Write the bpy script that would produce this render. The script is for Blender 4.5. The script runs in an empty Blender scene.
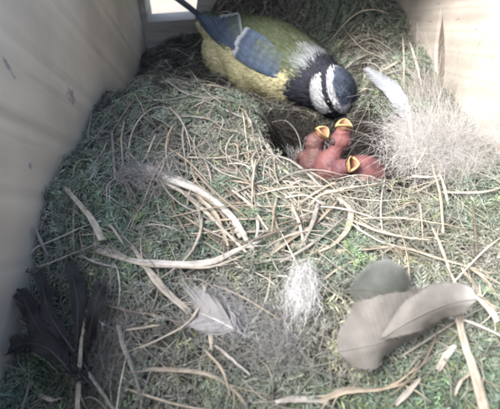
import bpy, bmesh, math, random
import numpy as np
from mathutils import Vector
from mathutils.geometry import tessellate_polygon

random.seed(11)
rng = np.random.default_rng(11)
scene = bpy.context.scene
COL = scene.collection
CM = 0.01                                   # everything below is laid out in centimetres

# ------------------------------------------------------------------ camera
FPX = 430.0; PITCH = math.radians(42.5); CAMH = 9.66
CP, SP = math.cos(PITCH), math.sin(PITCH)
cam = bpy.data.cameras.new('camera')
cam.sensor_width = 36.0
cam.lens = 36.0 * FPX / 500.0
cam.clip_start = 0.002; cam.clip_end = 2000
cam.dof.use_dof = True
cam.dof.focus_distance = 0.155
cam.dof.aperture_fstop = 27.0
cam_o = bpy.data.objects.new('camera', cam)
COL.objects.link(cam_o)
cam_o.location = (0, 0, CAMH * CM)
cam_o.rotation_euler = (math.pi / 2 - PITCH, 0, 0)
scene.camera = cam_o

# ------------------------------------------------------------------ sky, sun, exposure
SUN_EL = math.radians(50); SUN_AZ = math.radians(240)      # azimuth clockwise from +y: light comes from the left, a little behind the camera
world = bpy.data.worlds.new('World'); scene.world = world
world.use_nodes = True
nt = world.node_tree
bg = nt.nodes['Background']
sky = nt.nodes.new('ShaderNodeTexSky')
sky.sky_type = 'NISHITA'; sky.sun_disc = False
sky.sun_elevation = SUN_EL; sky.sun_rotation = SUN_AZ
sky.air_density = 1.0; sky.dust_density = 4.0; sky.ozone_density = 0.6
nt.links.new(sky.outputs[0], bg.inputs[0])
bg.inputs[1].default_value = 0.15
sun = bpy.data.lights.new('sun', 'SUN')
sun.energy = 2.0; sun.angle = math.radians(30); sun.color = (1.0, 0.98, 0.95)
sun_o = bpy.data.objects.new('sun', sun); COL.objects.link(sun_o)
sd = Vector((math.sin(SUN_AZ) * math.cos(SUN_EL), math.cos(SUN_AZ) * math.cos(SUN_EL), math.sin(SUN_EL)))
sun_o.rotation_euler = sd.to_track_quat('Z', 'Y').to_euler()
sun_o.location = (0, 0, 3)
vs = scene.view_settings
vs.view_transform = 'Standard'; vs.look = 'None'; vs.gamma = 1.0; vs.exposure = 1.6
scene.cycles.max_bounces = 8
scene.cycles.diffuse_bounces = 5
scene.cycles.filter_width = 2.9

# ------------------------------------------------------------------ helpers
def tag(o, label=None, cat=None, group=None, kind=None):
    if label: o['label'] = label
    if cat: o['category'] = cat
    if group: o['group'] = group
    if kind: o['kind'] = kind
    return o

def empty(name, loc_cm, label, cat, group=None, kind=None):
    o = bpy.data.objects.new(name, None)
    o.empty_display_size = 0.01
    o.location = Vector(loc_cm) * CM
    COL.objects.link(o)
    return tag(o, label, cat, group, kind)

def make_mesh(name, V, F, col=None, smooth=False):
    V = np.asarray(V, dtype=np.float64) * CM
    me = bpy.data.meshes.new(name)
    if isinstance(F, np.ndarray):
        n, k = F.shape
        me.vertices.add(len(V)); me.vertices.foreach_set('co', V.astype(np.float32).ravel())
        me.loops.add(n * k); me.loops.foreach_set('vertex_index', F.astype(np.int32).ravel())
        me.polygons.add(n); me.polygons.foreach_set('loop_start', np.arange(0, n * k, k, dtype=np.int32))
        me.update(calc_edges=True); me.validate()
    else:
        me.from_pydata([tuple(v) for v in V], [], F); me.update()
    if col is not None:
        col = np.asarray(col, dtype=np.float32)
        if col.ndim == 1: col = np.tile(col, (len(V), 1))
        c4 = np.ones((len(V), 4), np.float32); c4[:, :3] = col[:, :3]
        a = me.color_attributes.new('col', 'FLOAT_COLOR', 'POINT')
        a.data.foreach_set('color', c4.ravel())
    if smooth:
        me.polygons.foreach_set('use_smooth', np.ones(len(me.polygons), dtype=bool))
    return me

def obj(name, V, F, mat, parent=None, col=None, smooth=False):
    """one mesh object; V in world centimetres, made relative to the parent Empty"""
    V = np.asarray(V, dtype=np.float64)
    off = np.zeros(3)
    p = parent
    while p is not None:
        off += np.array(p.location) / CM
        p = p.parent
    if parent is None:
        c = np.array([V[:, 0].mean(), V[:, 1].mean(), V[:, 2].min()])
    else:
        c = np.zeros(3)
    o = bpy.data.objects.new(name, make_mesh(name, V - off - c, F, col, smooth))
    o.data.materials.append(mat)
    o.location = Vector(c) * CM
    o.parent = parent
    COL.objects.link(o)
    return o

def U(a, b, n=None): return rng.uniform(a, b, n)
def sstep(a, b, x):
    t = np.clip((x - a) / (b - a), 0, 1); return t * t * (3 - 2 * t)
def nrm(v): return v / np.maximum(np.linalg.norm(v, axis=-1, keepdims=True), 1e-9)

_tab = np.random.default_rng(5).uniform(-1, 1, (64, 64))
def vnoise(x, y):
    x = np.asarray(x, float); y = np.asarray(y, float)
    xi = np.floor(x).astype(int); yi = np.floor(y).astype(int)
    fx = x - xi; fy = y - yi
    fx = fx * fx * (3 - 2 * fx); fy = fy * fy * (3 - 2 * fy)
    g = lambda a, b: _tab[a % 64, b % 64]
    return (g(xi, yi) * (1 - fx) + g(xi + 1, yi) * fx) * (1 - fy) + (g(xi, yi + 1) * (1 - fx) + g(xi + 1, yi + 1) * fx) * fy

def ray(px, py):
    t = (py - 204.5) / FPX; s = (px - 250.0) / FPX
    return np.array([s, CP - t * SP, -(SP + t * CP)])
def at_depth(px, py, lam):
    return np.array([0, 0, CAMH]) + ray(px, py) * lam
def cam_vec(u, v, w):                        # right, up in view, towards the viewer -> world direction
    return np.array([u, v * SP - w * CP, v * CP + w * SP])

# ------------------------------------------------------------------ materials
def mat_new(name):
    m = bpy.data.materials.new(name); m.use_nodes = True
    return m, m.node_tree, m.node_tree.nodes['Principled BSDF']

def mat_attr(name, rough=0.8, nscale=900.0, var=0.35, transl=0.0, spec=0.25, bump=0.0, stretch=None, sheen=0.0):
    m, t, b = mat_new(name)
    at = t.nodes.new('ShaderNodeAttribute'); at.attribute_name = 'col'
    tc = t.nodes.new('ShaderNodeTexCoord')
    nz = t.nodes.new('ShaderNodeTexNoise'); nz.inputs['Scale'].default_value = nscale; nz.inputs['Detail'].default_value = 4
    if stretch:
        mp = t.nodes.new('ShaderNodeMapping'); mp.inputs['Scale'].default_value = stretch
        t.links.new(tc.outputs['Object'], mp.inputs[0]); t.links.new(mp.outputs[0], nz.inputs['Vector'])
    else:
        t.links.new(tc.outputs['Object'], nz.inputs['Vector'])
    mr = t.nodes.new('ShaderNodeMapRange'); mr.inputs['From Min'].default_value = 0.25; mr.inputs['From Max'].default_value = 0.75
    mr.inputs['To Min'].default_value = 1 - var; mr.inputs['To Max'].default_value = 1 + var
    t.links.new(nz.outputs['Fac'], mr.inputs['Value'])
    mx = t.nodes.new('ShaderNodeMix'); mx.data_type = 'RGBA'; mx.blend_type = 'MULTIPLY'; mx.inputs[0].default_value = 1.0
    t.links.new(at.outputs['Color'], mx.inputs[6]); t.links.new(mr.outputs[0], mx.inputs[7])
    t.links.new(mx.outputs[2], b.inputs['Base Color'])
    b.inputs['Roughness'].default_value = rough
    b.inputs['Specular IOR Level'].default_value = spec
    if bump:
        bp = t.nodes.new('ShaderNodeBump'); bp.inputs['Strength'].default_value = bump; bp.inputs['Distance'].default_value = 0.0006
        t.links.new(nz.outputs['Fac'], bp.inputs['Height']); t.links.new(bp.outputs[0], b.inputs['Normal'])
    if transl:
        tr = t.nodes.new('ShaderNodeBsdfTranslucent'); ms = t.nodes.new('ShaderNodeMixShader'); ms.inputs[0].default_value = transl
        t.links.new(mx.outputs[2], tr.inputs[0]); t.links.new(b.outputs[0], ms.inputs[1]); t.links.new(tr.outputs[0], ms.inputs[2])
        t.links.new(ms.outputs[0], t.nodes['Material Output'].inputs[0])
    return m

def mat_wood(name, c0, c1, scale, rot=(0, 0, 0), fleck=0.28):
    m, t, b = mat_new(name)
    tc = t.nodes.new('ShaderNodeTexCoord')
    mp = t.nodes.new('ShaderNodeMapping'); mp.inputs['Scale'].default_value = scale; mp.inputs['Rotation'].default_value = rot
    mp.inputs['Rotation'].default_value = (0, 0, 0)
    ro = t.nodes.new('ShaderNodeMapping'); ro.inputs['Rotation'].default_value = rot
    t.links.new(tc.outputs['Object'], ro.inputs[0]); t.links.new(ro.outputs[0], mp.inputs[0])
    nz = t.nodes.new('ShaderNodeTexNoise'); nz.inputs['Scale'].default_value = 1.0; nz.inputs['Detail'].default_value = 5; nz.inputs['Distortion'].default_value = 0.6
    t.links.new(mp.outputs[0], nz.inputs['Vector'])
    wv = t.nodes.new('ShaderNodeTexWave'); wv.wave_type = 'BANDS'; wv.bands_direction = 'Z'; wv.inputs['Scale'].default_value = 0.22
    wv.inputs['Distortion'].default_value = 3.0; wv.inputs['Detail'].default_value = 2; wv.inputs['Detail Scale'].default_value = 0.7
    t.links.new(mp.outputs[0], wv.inputs['Vector'])
    ad = t.nodes.new('ShaderNodeMath'); ad.operation = 'MULTIPLY_ADD'; ad.inputs[1].default_value = 0.28
    t.links.new(wv.outputs['Fac'], ad.inputs[0]); t.links.new(nz.outputs['Fac'], ad.inputs[2])
    cr = t.nodes.new('ShaderNodeValToRGB')
    cr.color_ramp.elements[0].position = 0.30; cr.color_ramp.elements[0].color = (*c0, 1)
    cr.color_ramp.elements[1].position = 0.85; cr.color_ramp.elements[1].color = (*c1, 1)
    t.links.new(ad.outputs[0], cr.inputs[0])
    # short dark flecks along the grain
    mp2 = t.nodes.new('ShaderNodeMapping'); mp2.inputs['Scale'].default_value = (scale[0] * 3, scale[1] * 3, scale[2] * 2.6); mp2.inputs['Rotation'].default_value = (0, 0, 0)
    t.links.new(ro.outputs[0], mp2.inputs[0])
    n2 = t.nodes.new('ShaderNodeTexNoise'); n2.inputs['Scale'].default_value = 1.0; n2.inputs['Detail'].default_value = 2
    t.links.new(mp2.outputs[0], n2.inputs['Vector'])
    r2 = t.nodes.new('ShaderNodeMapRange'); r2.inputs['From Min'].default_value = 0.66; r2.inputs['From Max'].default_value = 0.74
    r2.inputs['To Min'].default_value = 1.0; r2.inputs['To Max'].default_value = 1 - fleck
    t.links.new(n2.outputs['Fac'], r2.inputs['Value'])
    # blotchy weathering
    n3 = t.nodes.new('ShaderNodeTexNoise'); n3.inputs['Scale'].default_value = 28; n3.inputs['Detail'].default_value = 4
    t.links.new(tc.outputs['Object'], n3.inputs['Vector'])
    r3 = t.nodes.new('ShaderNodeMapRange'); r3.inputs['From Min'].default_value = 0.3; r3.inputs['From Max'].default_value = 0.7
    r3.inputs['To Min'].default_value = 0.8; r3.inputs['To Max'].default_value = 1.08
    t.links.new(n3.outputs['Fac'], r3.inputs['Value'])
    r4 = t.nodes.new('ShaderNodeMapRange'); r4.inputs['From Min'].default_value = 0.88; r4.inputs['From Max'].default_value = 1.0   # dark latewood lines
    r4.inputs['To Min'].default_value = 1.0; r4.inputs['To Max'].default_value = 0.88
    t.links.new(wv.outputs['Fac'], r4.inputs['Value'])
    m4 = t.nodes.new('ShaderNodeMath'); m4.operation = 'MULTIPLY'
    t.links.new(r4.outputs[0], m4.inputs[0]); t.links.new(r3.outputs[0], m4.inputs[1])
    mu = t.nodes.new('ShaderNodeMath'); mu.operation = 'MULTIPLY'
    t.links.new(r2.outputs[0], mu.inputs[0]); t.links.new(m4.outputs[0], mu.inputs[1])
    mx = t.nodes.new('ShaderNodeMix'); mx.data_type = 'RGBA'; mx.blend_type = 'MULTIPLY'; mx.inputs[0].default_value = 1.0
    t.links.new(cr.outputs[0], mx.inputs[6]); t.links.new(mu.outputs[0], mx.inputs[7])
    t.links.new(mx.outputs[2], b.inputs['Base Color'])
    b.inputs['Roughness'].default_value = 0.75; b.inputs['Specular IOR Level'].default_value = 0.2
    bp = t.nodes.new('ShaderNodeBump'); bp.inputs['Strength'].default_value = 0.35; bp.inputs['Distance'].default_value = 0.0004
    t.links.new(ad.outputs[0], bp.inputs['Height']); t.links.new(bp.outputs[0], b.inputs['Normal'])
    return m

M_WOOD = mat_wood('pale_plywood', (0.53, 0.485, 0.405), (0.70, 0.645, 0.545), (40, 5, 60), rot=(math.radians(46), 0, 0), fleck=.10)
M_WOODR = mat_wood('pale_plywood_flecked', (0.43, 0.395, 0.35), (0.62, 0.575, 0.515), (40, 30, 160), rot=(math.radians(20), 0, 0), fleck=.30)
M_WOODX = mat_wood('pale_plywood_back', (0.34, 0.315, 0.28), (0.56, 0.52, 0.46), (26, 40, 150))
M_GROUND, _t, _b = mat_new('dry_ground')
_n = _t.nodes.new('ShaderNodeTexNoise'); _n.inputs['Scale'].default_value = 40; _n.inputs['Detail'].default_value = 6
_c = _t.nodes.new('ShaderNodeValToRGB'); _c.color_ramp.elements[0].color = (.20, .19, .16, 1); _c.color_ramp.elements[1].color = (.34, .32, .275, 1)
_tc = _t.nodes.new('ShaderNodeTexCoord'); _t.links.new(_tc.outputs['Object'], _n.inputs['Vector'])
_t.links.new(_n.outputs['Fac'], _c.inputs[0]); _t.links.new(_c.outputs[0], _b.inputs['Base Color']); _b.inputs['Roughness'].default_value = 0.95
M_SOIL = mat_attr('nest_felt', rough=0.95, nscale=500, var=0.5, spec=0.1, bump=0.8)
M_MOSS = mat_attr('moss', rough=0.75, nscale=700, var=0.3, transl=0.18, spec=0.2)
M_GRASS = mat_attr('dry_grass', rough=0.6, nscale=260, var=0.25, transl=0.10, spec=0.3)
M_STRAW = mat_attr('straw', rough=0.55, nscale=420, var=0.34, spec=0.35, bump=0.4)
M_HAIR = mat_attr('hair', rough=0.5, nscale=300, var=0.15, transl=0.25, spec=0.4)
M_FEATHER = mat_attr('feather_vane', rough=0.7, nscale=350, var=0.16, transl=0.12, spec=0.25)
M_QUILL = mat_attr('feather_quill', rough=0.45, nscale=300, var=0.1, spec=0.4)
M_PLUME = mat_attr('plumage', rough=0.75, nscale=600, var=0.22, spec=0.2)
M_SKIN, _t, _b = mat_new('chick_skin')
_a = _t.nodes.new('ShaderNodeAttribute'); _a.attribute_name = 'col'
_n = _t.nodes.new('ShaderNodeTexNoise'); _n.inputs['Scale'].default_value = 450; _n.inputs['Detail'].default_value = 4
_bp = _t.nodes.new('ShaderNodeBump'); _bp.inputs['Strength'].default_value = 0.9; _bp.inputs['Distance'].default_value = 0.0008
_tc = _t.nodes.new('ShaderNodeTexCoord'); _t.links.new(_tc.outputs['Object'], _n.inputs['Vector'])
_t.links.new(_n.outputs['Fac'], _bp.inputs['Height']); _t.links.new(_bp.outputs[0], _b.inputs['Normal'])
_t.links.new(_a.outputs['Color'], _b.inputs['Base Color'])
_b.inputs['Roughness'].default_value = 0.6
_b.inputs['Subsurface Weight'].default_value = 0.25; _b.inputs['Subsurface Radius'].default_value = (0.002, 0.0007, 0.0004); _b.inputs['Subsurface Scale'].default_value = 0.6
M_GAPE = mat_attr('gape', rough=0.4, nscale=500, var=0.12, spec=0.4, transl=0.1)
M_HORN = mat_attr('horn', rough=0.35, nscale=500, var=0.1, spec=0.5)
M_EYE = mat_attr('eye', rough=0.1, nscale=100, var=0.02, spec=0.6)

# ------------------------------------------------------------------ ground and nest box
XL, XR, YF, YB, ZT, ZB = -7.1, 8.9, -0.7, 29.0, 9.0, -8.0
TH = 1.6
g = 60000.0
ground = obj('ground', [(-g, -g, ZB - TH), (g, -g, ZB - TH), (g, g, ZB - TH), (-g, g, ZB - TH)], [(0, 1, 2, 3)], M_GROUND)
tag(ground, 'pale dry ground outside the nest box', 'ground', kind='structure')

box = empty('nest_box', (0, 12, ZB - TH), 'pale wooden nest box with bare plywood walls around the mossy nest', 'nest box')

def panel(name, axis, at, thick, outer, holes, mat, subdiv=0):
    """board in the plane axis=at (inner face), growing by thick; outer/holes are 2-D loops in the other two axes"""
    loops = [outer] + holes
    flat = [p for l in loops for p in l]
    tris = tessellate_polygon([[Vector((p[0], p[1], 0)) for p in l] for l in loops])
    n = len(flat)
    def v3(p, d):
        return (d, p[0], p[1]) if axis == 'x' else ((p[0], d, p[1]) if axis == 'y' else (p[0], p[1], d))
    V = [v3(p, at) for p in flat] + [v3(p, at + thick) for p in flat]
    F = [tuple(t) for t in tris] + [tuple(i + n for i in reversed(t)) for t in tris]
    k = 0
    for l in loops:
        m = len(l)
        for i in range(m):
            a, c = k + i, k + (i + 1) % m
            F.append((a, c, c + n, a + n))
        k += m
    o = obj(name, V, F, mat, box)
    bm = bmesh.new(); bm.from_mesh(o.data); bmesh.ops.recalc_face_normals(bm, faces=bm.faces); bm.to_mesh(o.data); bm.free()
    return o

rect = lambda a, b, c, d: [(a, c), (b, c), (b, d), (a, d)]
panel('side_panel', 'x', XL, -TH, rect(YF - TH, YB + TH, ZB, ZT), [], M_WOOD)
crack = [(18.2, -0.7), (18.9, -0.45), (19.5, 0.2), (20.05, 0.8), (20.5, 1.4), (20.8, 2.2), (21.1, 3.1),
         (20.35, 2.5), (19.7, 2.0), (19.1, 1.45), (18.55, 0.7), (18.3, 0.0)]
M_CRACK_SHADE = mat_wood('crack_shade_wood', (0.13, 0.11, 0.10), (0.28, 0.235, 0.21), (40, 30, 160), rot=(math.radians(-50), 0, 0), fleck=.5)
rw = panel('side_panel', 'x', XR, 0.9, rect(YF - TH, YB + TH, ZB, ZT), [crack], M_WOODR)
panel('crack_shade_filling', 'x', XR + .16, .5, crack, [], M_CRACK_SHADE)  # dark insert: its colour stands in for the shade inside the crack
panel('backing_panel', 'x', XR + 0.92, 0.7, rect(YF - TH, YB + TH, ZB, ZT), [], M_WOODX)
notch = [(-6.72, -0.62), (-3.62, -0.42), (-3.3, 1.0), (-3.5, 3.2), (-6.75, 3.2)]
panel('back_panel', 'y', YB, TH, rect(XL + .01, XR - .01, ZB, ZT), [notch], M_WOODX)
panel('front_panel', 'y', YF, -TH, rect(XL + .01, XR - .01, ZB, 9.6), [], M_WOODX)
panel('floor_panel', 'z', ZB, -TH, rect(XL - TH, XR + TH, YF - TH, YB + TH), [], M_WOODX)

panel('added_shade_roof', 'z', ZT + .02, 1.4, rect(XL - TH - 1, XR + TH + 1, 18.5, YB + TH + 1), [], M_WOODX)  # unseen half-roof, added to shade the back of the nest and the adult

# ------------------------------------------------------------------ the nest surface
CUPX, CUPY = 3.5, 14.55
def h(x, y):
    x = np.asarray(x, float); y = np.asarray(y, float)
    z = np.zeros_like(x + y)
    z = z - 1.9 * sstep(17.2, 21.0, y + 0.25 * x) * sstep(6.2, 3.6, x) * 1.0           # the back, sunken where the adult stands
    z = z - 2.3 * np.exp(-(((x - 2.2) / 2.0) ** 2 + ((y - 17.4) / 1.9) ** 2))              # low saddle between the cup and the adult
    z = z + 2.7 * sstep(24.6, 28.3, y) * sstep(-3.4, -1.6, x) * sstep(8.6, 5.2, x) + .5 * sstep(22.5, 28.0, y) * sstep(-1.5, 2.0, x)                             # moss bank at the far right
    z = z + 0.35 * sstep(4.8, 7.0, x) * sstep(20.0, 23.0, y)
    z = z - 2.6 * sstep(-3.2, -6.3, x + 0.35 * (y - 7)) * sstep(12.5, 7.0, y)            # front left corner falls away
    z = z - 0.9 * sstep(-4.5, -7.0, x) * sstep(10.0, 16.0, y)
    z = z - 0.6 * sstep(6.5, 3.5, y)
    z = z + 0.35 * np.exp(-(((x - 0.5) / 3.0) ** 2 + ((y - 11.5) / 2.4) ** 2))           # straw mound before the cup
    d = np.sqrt(((x - CUPX) / 3.15) ** 2 + ((y - CUPY) / 3.45) ** 2)
    z = z + 0.06 * np.exp(-((d - 1.15) / 0.16) ** 2) * sstep(18.5, 15.5, y) * sstep(10.2, 13.0, y)
    z = z - np.maximum(0, 3.3 + np.minimum(z, 0) * 1.0) * sstep(1.06, 0.42, d)
    z = z + 0.26 * vnoise(x * 0.55 + 3, y * 0.55) + 0.15 * vnoise(x * 1.4, y * 1.4 + 9)
    return z
def cup_d(x, y):
    d = np.sqrt(((x - CUPX) / 3.15) ** 2 + ((y - CUPY) / 3.45) ** 2)
    return np.minimum(d, .45 + .6 * np.sqrt(((x - 2.2) / 2.1) ** 2 + ((y - 17.4) / 2.2) ** 2))

def on_nest(px, py, off=0.3):
    r = ray(px, py); lam = np.arange(3, 48, 0.02)
    pts = np.array([0, 0, CAMH]) + lam[:, None] * r
    x = np.clip(pts[:, 0], XL + .1, XR - .1)
    hit = np.where(pts[:, 2] < h(x, pts[:, 1]) + off)[0]
    p = pts[hit[0]] if len(hit) else pts[-1]
    p[0] = min(max(p[0], XL + .12), XR - .12); p[1] = min(p[1], YB - .1)
    return p

def project(P):
    P = np.atleast_2d(P); d = P - np.array([0, 0, CAMH])
    lam = d[:, 1] * CP - d[:, 2] * SP
    up = d[:, 1] * SP + d[:, 2] * CP
    return 250 + FPX * d[:, 0] / lam, 204.5 - FPX * up / lam

nest = empty('bird_nest', (1, 14, ZB + .02), 'mossy bird nest of dry straw with a deep hair-lined cup, filling the box', 'nest')
nx, ny = 150, 300
gx, gy = np.meshgrid(np.linspace(XL + .01, XR - .01, nx), np.linspace(YF + .02, YB - .02, ny))
gz = h(gx, gy) - 0.12 + 0.10 * vnoise(gx * 4, gy * 4) + 0.06 * vnoise(gx * 9, gy * 9 + 4)
V = np.stack([gx, gy, gz], -1).reshape(-1, 3)
I = np.arange(nx * ny).reshape(ny, nx)
F = np.stack([I[:-1, :-1], I[:-1, 1:], I[1:, 1:], I[1:, :-1]], -1).reshape(-1, 4)
cg = np.array([.105, .125, .09]); cb = np.array([.14, .13, .11])
k = sstep(-.3, .5, vnoise(V[:, 0] * .8, V[:, 1] * .8))[:, None]
cc = cg * k + cb * (1 - k)
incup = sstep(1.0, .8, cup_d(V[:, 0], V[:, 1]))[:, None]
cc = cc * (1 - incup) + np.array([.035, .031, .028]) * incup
# skirt down to the floor, so that the nest is a body and not a sheet
ring = np.concatenate([I[0, :], I[1:, -1], I[-1, -2::-1], I[-2:0:-1, 0]])
Vb = V[ring].copy(); Vb[:, 2] = ZB + .03
nr = len(ring); base = len(V)
V2 = np.concatenate([V, Vb]); c2 = np.concatenate([cc, cc[ring]])
j = np.arange(nr); j2 = (j + 1) % nr
F2 = np.stack([ring[j2], ring[j], base + j, base + j2], -1)
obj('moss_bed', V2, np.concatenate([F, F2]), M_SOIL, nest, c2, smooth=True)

# ------------------------------------------------------------------ strands
def frames(P):
    T = np.gradient(P, axis=1); T = nrm(T)
    ref = np.zeros_like(T); ref[..., 2] = 1.0
    bad = np.abs(T[..., 2]) > 0.95
    ref[bad] = (1, 0, 0)
    A = nrm(np.cross(ref, T)); B = np.cross(T, A)
    return T, A, B

def tubes(P, R, C, sides=3, flat=1.0):
    """P (n,s,3) paths, R (n,s) radii, C (n,3) or (n,s,3) colours -> V, F, col; flat<1 squashes the tube vertically"""
    n, s, _ = P.shape
    T, A, B = frames(P)
    ang = np.arange(sides) * 2 * math.pi / sides
    V = P[:, :, None, :] + R[:, :, None, None] * (np.cos(ang)[None, None, :, None] * A[:, :, None, :] + flat * np.sin(ang)[None, None, :, None] * B[:, :, None, :])
    idx = np.arange(n * s * sides).reshape(n, s, sides)
    nxt = np.roll(idx, -1, axis=2)
    F = np.stack([idx[:, :-1], nxt[:, :-1], nxt[:, 1:], idx[:, 1:]], -1).reshape(-1, 4)
    if C.ndim == 2: C = np.repeat(C[:, None, :], s, 1)
    Cv = np.repeat(C[:, :, None, :], sides, 2).reshape(-1, 3)
    return V.reshape(-1, 3), F, Cv

def wander(root, yaw, length, s, curl, rise, lift=0.0, wob=.25):
    """curved paths lying over the nest: (n,s,3)"""
    n = len(root); t = np.linspace(0, 1, s)
    a = yaw[:, None] + curl[:, None] * (t - .5)[None, :] + wob * rng.normal(size=(n, 1)) * np.sin(t * 7)[None, :]
    step = (length / (s - 1))[:, None]
    dx = np.cos(a) * step; dy = np.sin(a) * step
    x = root[:, :1] + np.cumsum(dx, 1) - dx.sum(1, keepdims=True) / 2
    y = root[:, 1:2] + np.cumsum(dy, 1) - dy.sum(1, keepdims=True) / 2
    x = np.clip(x, XL + .06, XR - .06); y = np.clip(y, YF + .1, YB - .1)
    z = h(x, y)
    for _ in range(2): z[:, 1:-1] = (z[:, :-2] + 2 * z[:, 1:-1] + z[:, 2:]) / 4
    z = np.maximum(z, h(x, y) - .1) + rise[:, None] + lift * np.sin(t * math.pi)[None, :] * U(0, 1, (n, 1))
    return np.stack([x, y, z], -1)

def scatter(n, ymin=0.2, ymax=28.8):
    # denser near the camera in proportion to how large the picture shows it
    out = []
    while len(out) < n:
        k = 4 * n
        x = U(XL + .1, XR - .1, k); y = U(ymin, ymax, k)
        px, py = project(np.stack([x, y, h(x, y)], -1))
        ok = (px > -120) & (px < 680) & (py > -40) & (py < 540)
        keep = ok & (U(0, 1, k) < np.clip(1.0 - .022 * (y - 5), .45, 1))
        out.extend(np.stack([x, y], -1)[keep].tolist())
    return np.array(out[:n])

# greenness of the nest, in plan
def green(x, y):
    g = .50 + .8 * vnoise(x * .5 + 7, y * .5 + 2) + .35 * vnoise(x * 1.1, y * 1.1)
    g = g - .5 * np.exp(-(((x - .3) / 2.6) ** 2 + ((y - 12.0) / 2.6) ** 2))
    g = g + .35 * sstep(4.5, 7.5, x) * sstep(13.5, 11, y) + .3 * np.exp(-(((x + 5.2) / 1.6) ** 2 + ((y - 12.0) / 2.5) ** 2))
    g = g - .9 * sstep(16.5, 19.5, y) * sstep(4, 2, x)
    return np.clip(g, 0, 1)

# moss sprigs: a bent stem with paired leaflets
NS = 20500
rt = scatter(NS)
dcup = cup_d(rt[:, 0], rt[:, 1]); keep = (dcup > 1.02) & (green(rt[:, 0], rt[:, 1]) + U(-.25, .45, NS) > .32)
rt = rt[keep]; n = len(rt)
SEG = 7
size = np.exp(.32 * rng.normal(size=n)) * (1 + .3 * vnoise(rt[:, 0] * 1.2 + 20, rt[:, 1] * 1.2))
P = wander(rt, 3 * vnoise(rt[:, 0] * .6, rt[:, 1] * .6 + 30) + 1.1 * rng.normal(size=n), U(.5, 1.25, n) * size, SEG, U(-1.6, 1.6, n), U(-.02, .40, n) + .12 * vnoise(rt[:, 0] * 1.6, rt[:, 1] * 1.6 + 12), lift=.3)
gr = green(rt[:, 0], rt[:, 1])[:, None]
c_g = np.array([.215, .285, .19]); c_t = np.array([.18, .265, .22]); c_d = np.array([.29, .295, .26])
mixt = U(0, 1, (n, 1)); c = c_g * mixt + c_t * (1 - mixt)
dry = np.clip(1.05 - gr + U(-.35, .15, (n, 1)), 0, 1)
c = (c * (1 - dry) + c_d * dry) * U(.65, 1.35, (n, 1))
yg = U(0, 1, (n, 1)) < .10
c = np.where(yg, c * np.array([1.25, 1.3, .95]), c)
Vs, Fs, Cs = tubes(P, np.full((n, SEG), .016), c, 3)
T, A, B = frames(P)
Lv, Lc = [], []
for side in (-1, 1):
    for rep in range(2):
        sel = slice(1, SEG)
        base_p = P[:, sel] + rep * .5 * np.diff(P, axis=1)
        m = SEG - 1
        tt = np.linspace(1, .45, m)[None, :, None]
        ll = U(.10, .22, (n, m, 1)) * tt * size[:, None, None]
        dirv = nrm(A[:, sel] * side * U(.6, 1.1, (n, m, 1)) + T[:, sel] * U(.4, .9, (n, m, 1)) + B[:, sel] * U(-.25, .7, (n, m, 1)))
        wv = T[:, sel] * U(.020, .034, (n, m, 1))
        mid = base_p + dirv * ll * .5
        tri = np.stack([base_p - wv * .5, mid + wv + B[:, sel] * .012, base_p + dirv * ll, mid - wv], 2)
        Lv.append(tri.reshape(-1, 3)); Lc.append(np.repeat((c[:, None, :] * U(.75, 1.3, (n, m, 1))).reshape(-1, 3), 4, 0))
Lv = np.concatenate(Lv); Lc = np.concatenate(Lc)
Lf = np.arange(len(Lv)).reshape(-1, 4) + len(Vs)
o = obj('moss_sprigs', np.concatenate([Vs, Lv]), np.concatenate([Fs, Lf]), M_MOSS, nest, np.concatenate([Cs, Lc]))
tag(o, kind='stuff')

# fine dry grass fibres and roots
NF = 5000
rt = scatter(NF); d = cup_d(rt[:, 0], rt[:, 1]); rt = rt[d > .98]; n = len(rt)
P = wander(rt, U(0, 6.283, n), U(.8, 3.0, n) , 10, U(-1.5, 1.5, n), U(.1, .5, n), lift=.35)
c1 = np.array([.46, .435, .37]); c2_ = np.array([.31, .30, .275]); c3 = np.array([.33, .37, .28])
w = rng.dirichlet((.8, .8, .6), n)
c = (w[:, :1] * c1 + w[:, 1:2] * c2_ + w[:, 2:] * c3) * U(.7, 1.25, (n, 1))
taper = np.linspace(1, .45, 10)[None, :]
V, F, C = tubes(P, U(.006, .017, (n, 1)) * taper, c, 3)
tag(obj('grass_fibres', V, F, M_GRASS, nest, C), kind='stuff')

# short bleached straw litter matted together in front of the cup
n = 1000
x = rng.normal(size=n) * 2.5 + .1; y = rng.normal(size=n) * 2.2 + 11.9
ok = (cup_d(x, y) > 1.06) & (x > XL + .5) & (x < XR - .5); x = x[ok]; y = y[ok]; n = len(x)
P = wander(np.stack([x, y], -1), np.arctan2(y - CUPY, x - CUPX) + math.pi / 2 + .7 * rng.normal(size=n), U(.7, 2.6, n), 9, U(-.9, 1.2, n), U(.18, .5, n), lift=.25, wob=.08)
ok = np.array([cup_d(q[:, 0], q[:, 1]).min() > 1.0 for q in P]); P = P[ok]; n = len(P)
c = (np.array([.52, .48, .41])[None] * U(.7, 1.2, (n, 1)))
V, F, C = tubes(P, U(.010, .026, (n, 1)) * np.linspace(1, .5, 9)[None, :], c, 4, flat=.5)
tag(obj('straw_litter', V, F, M_STRAW, nest, C), kind='stuff')

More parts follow.
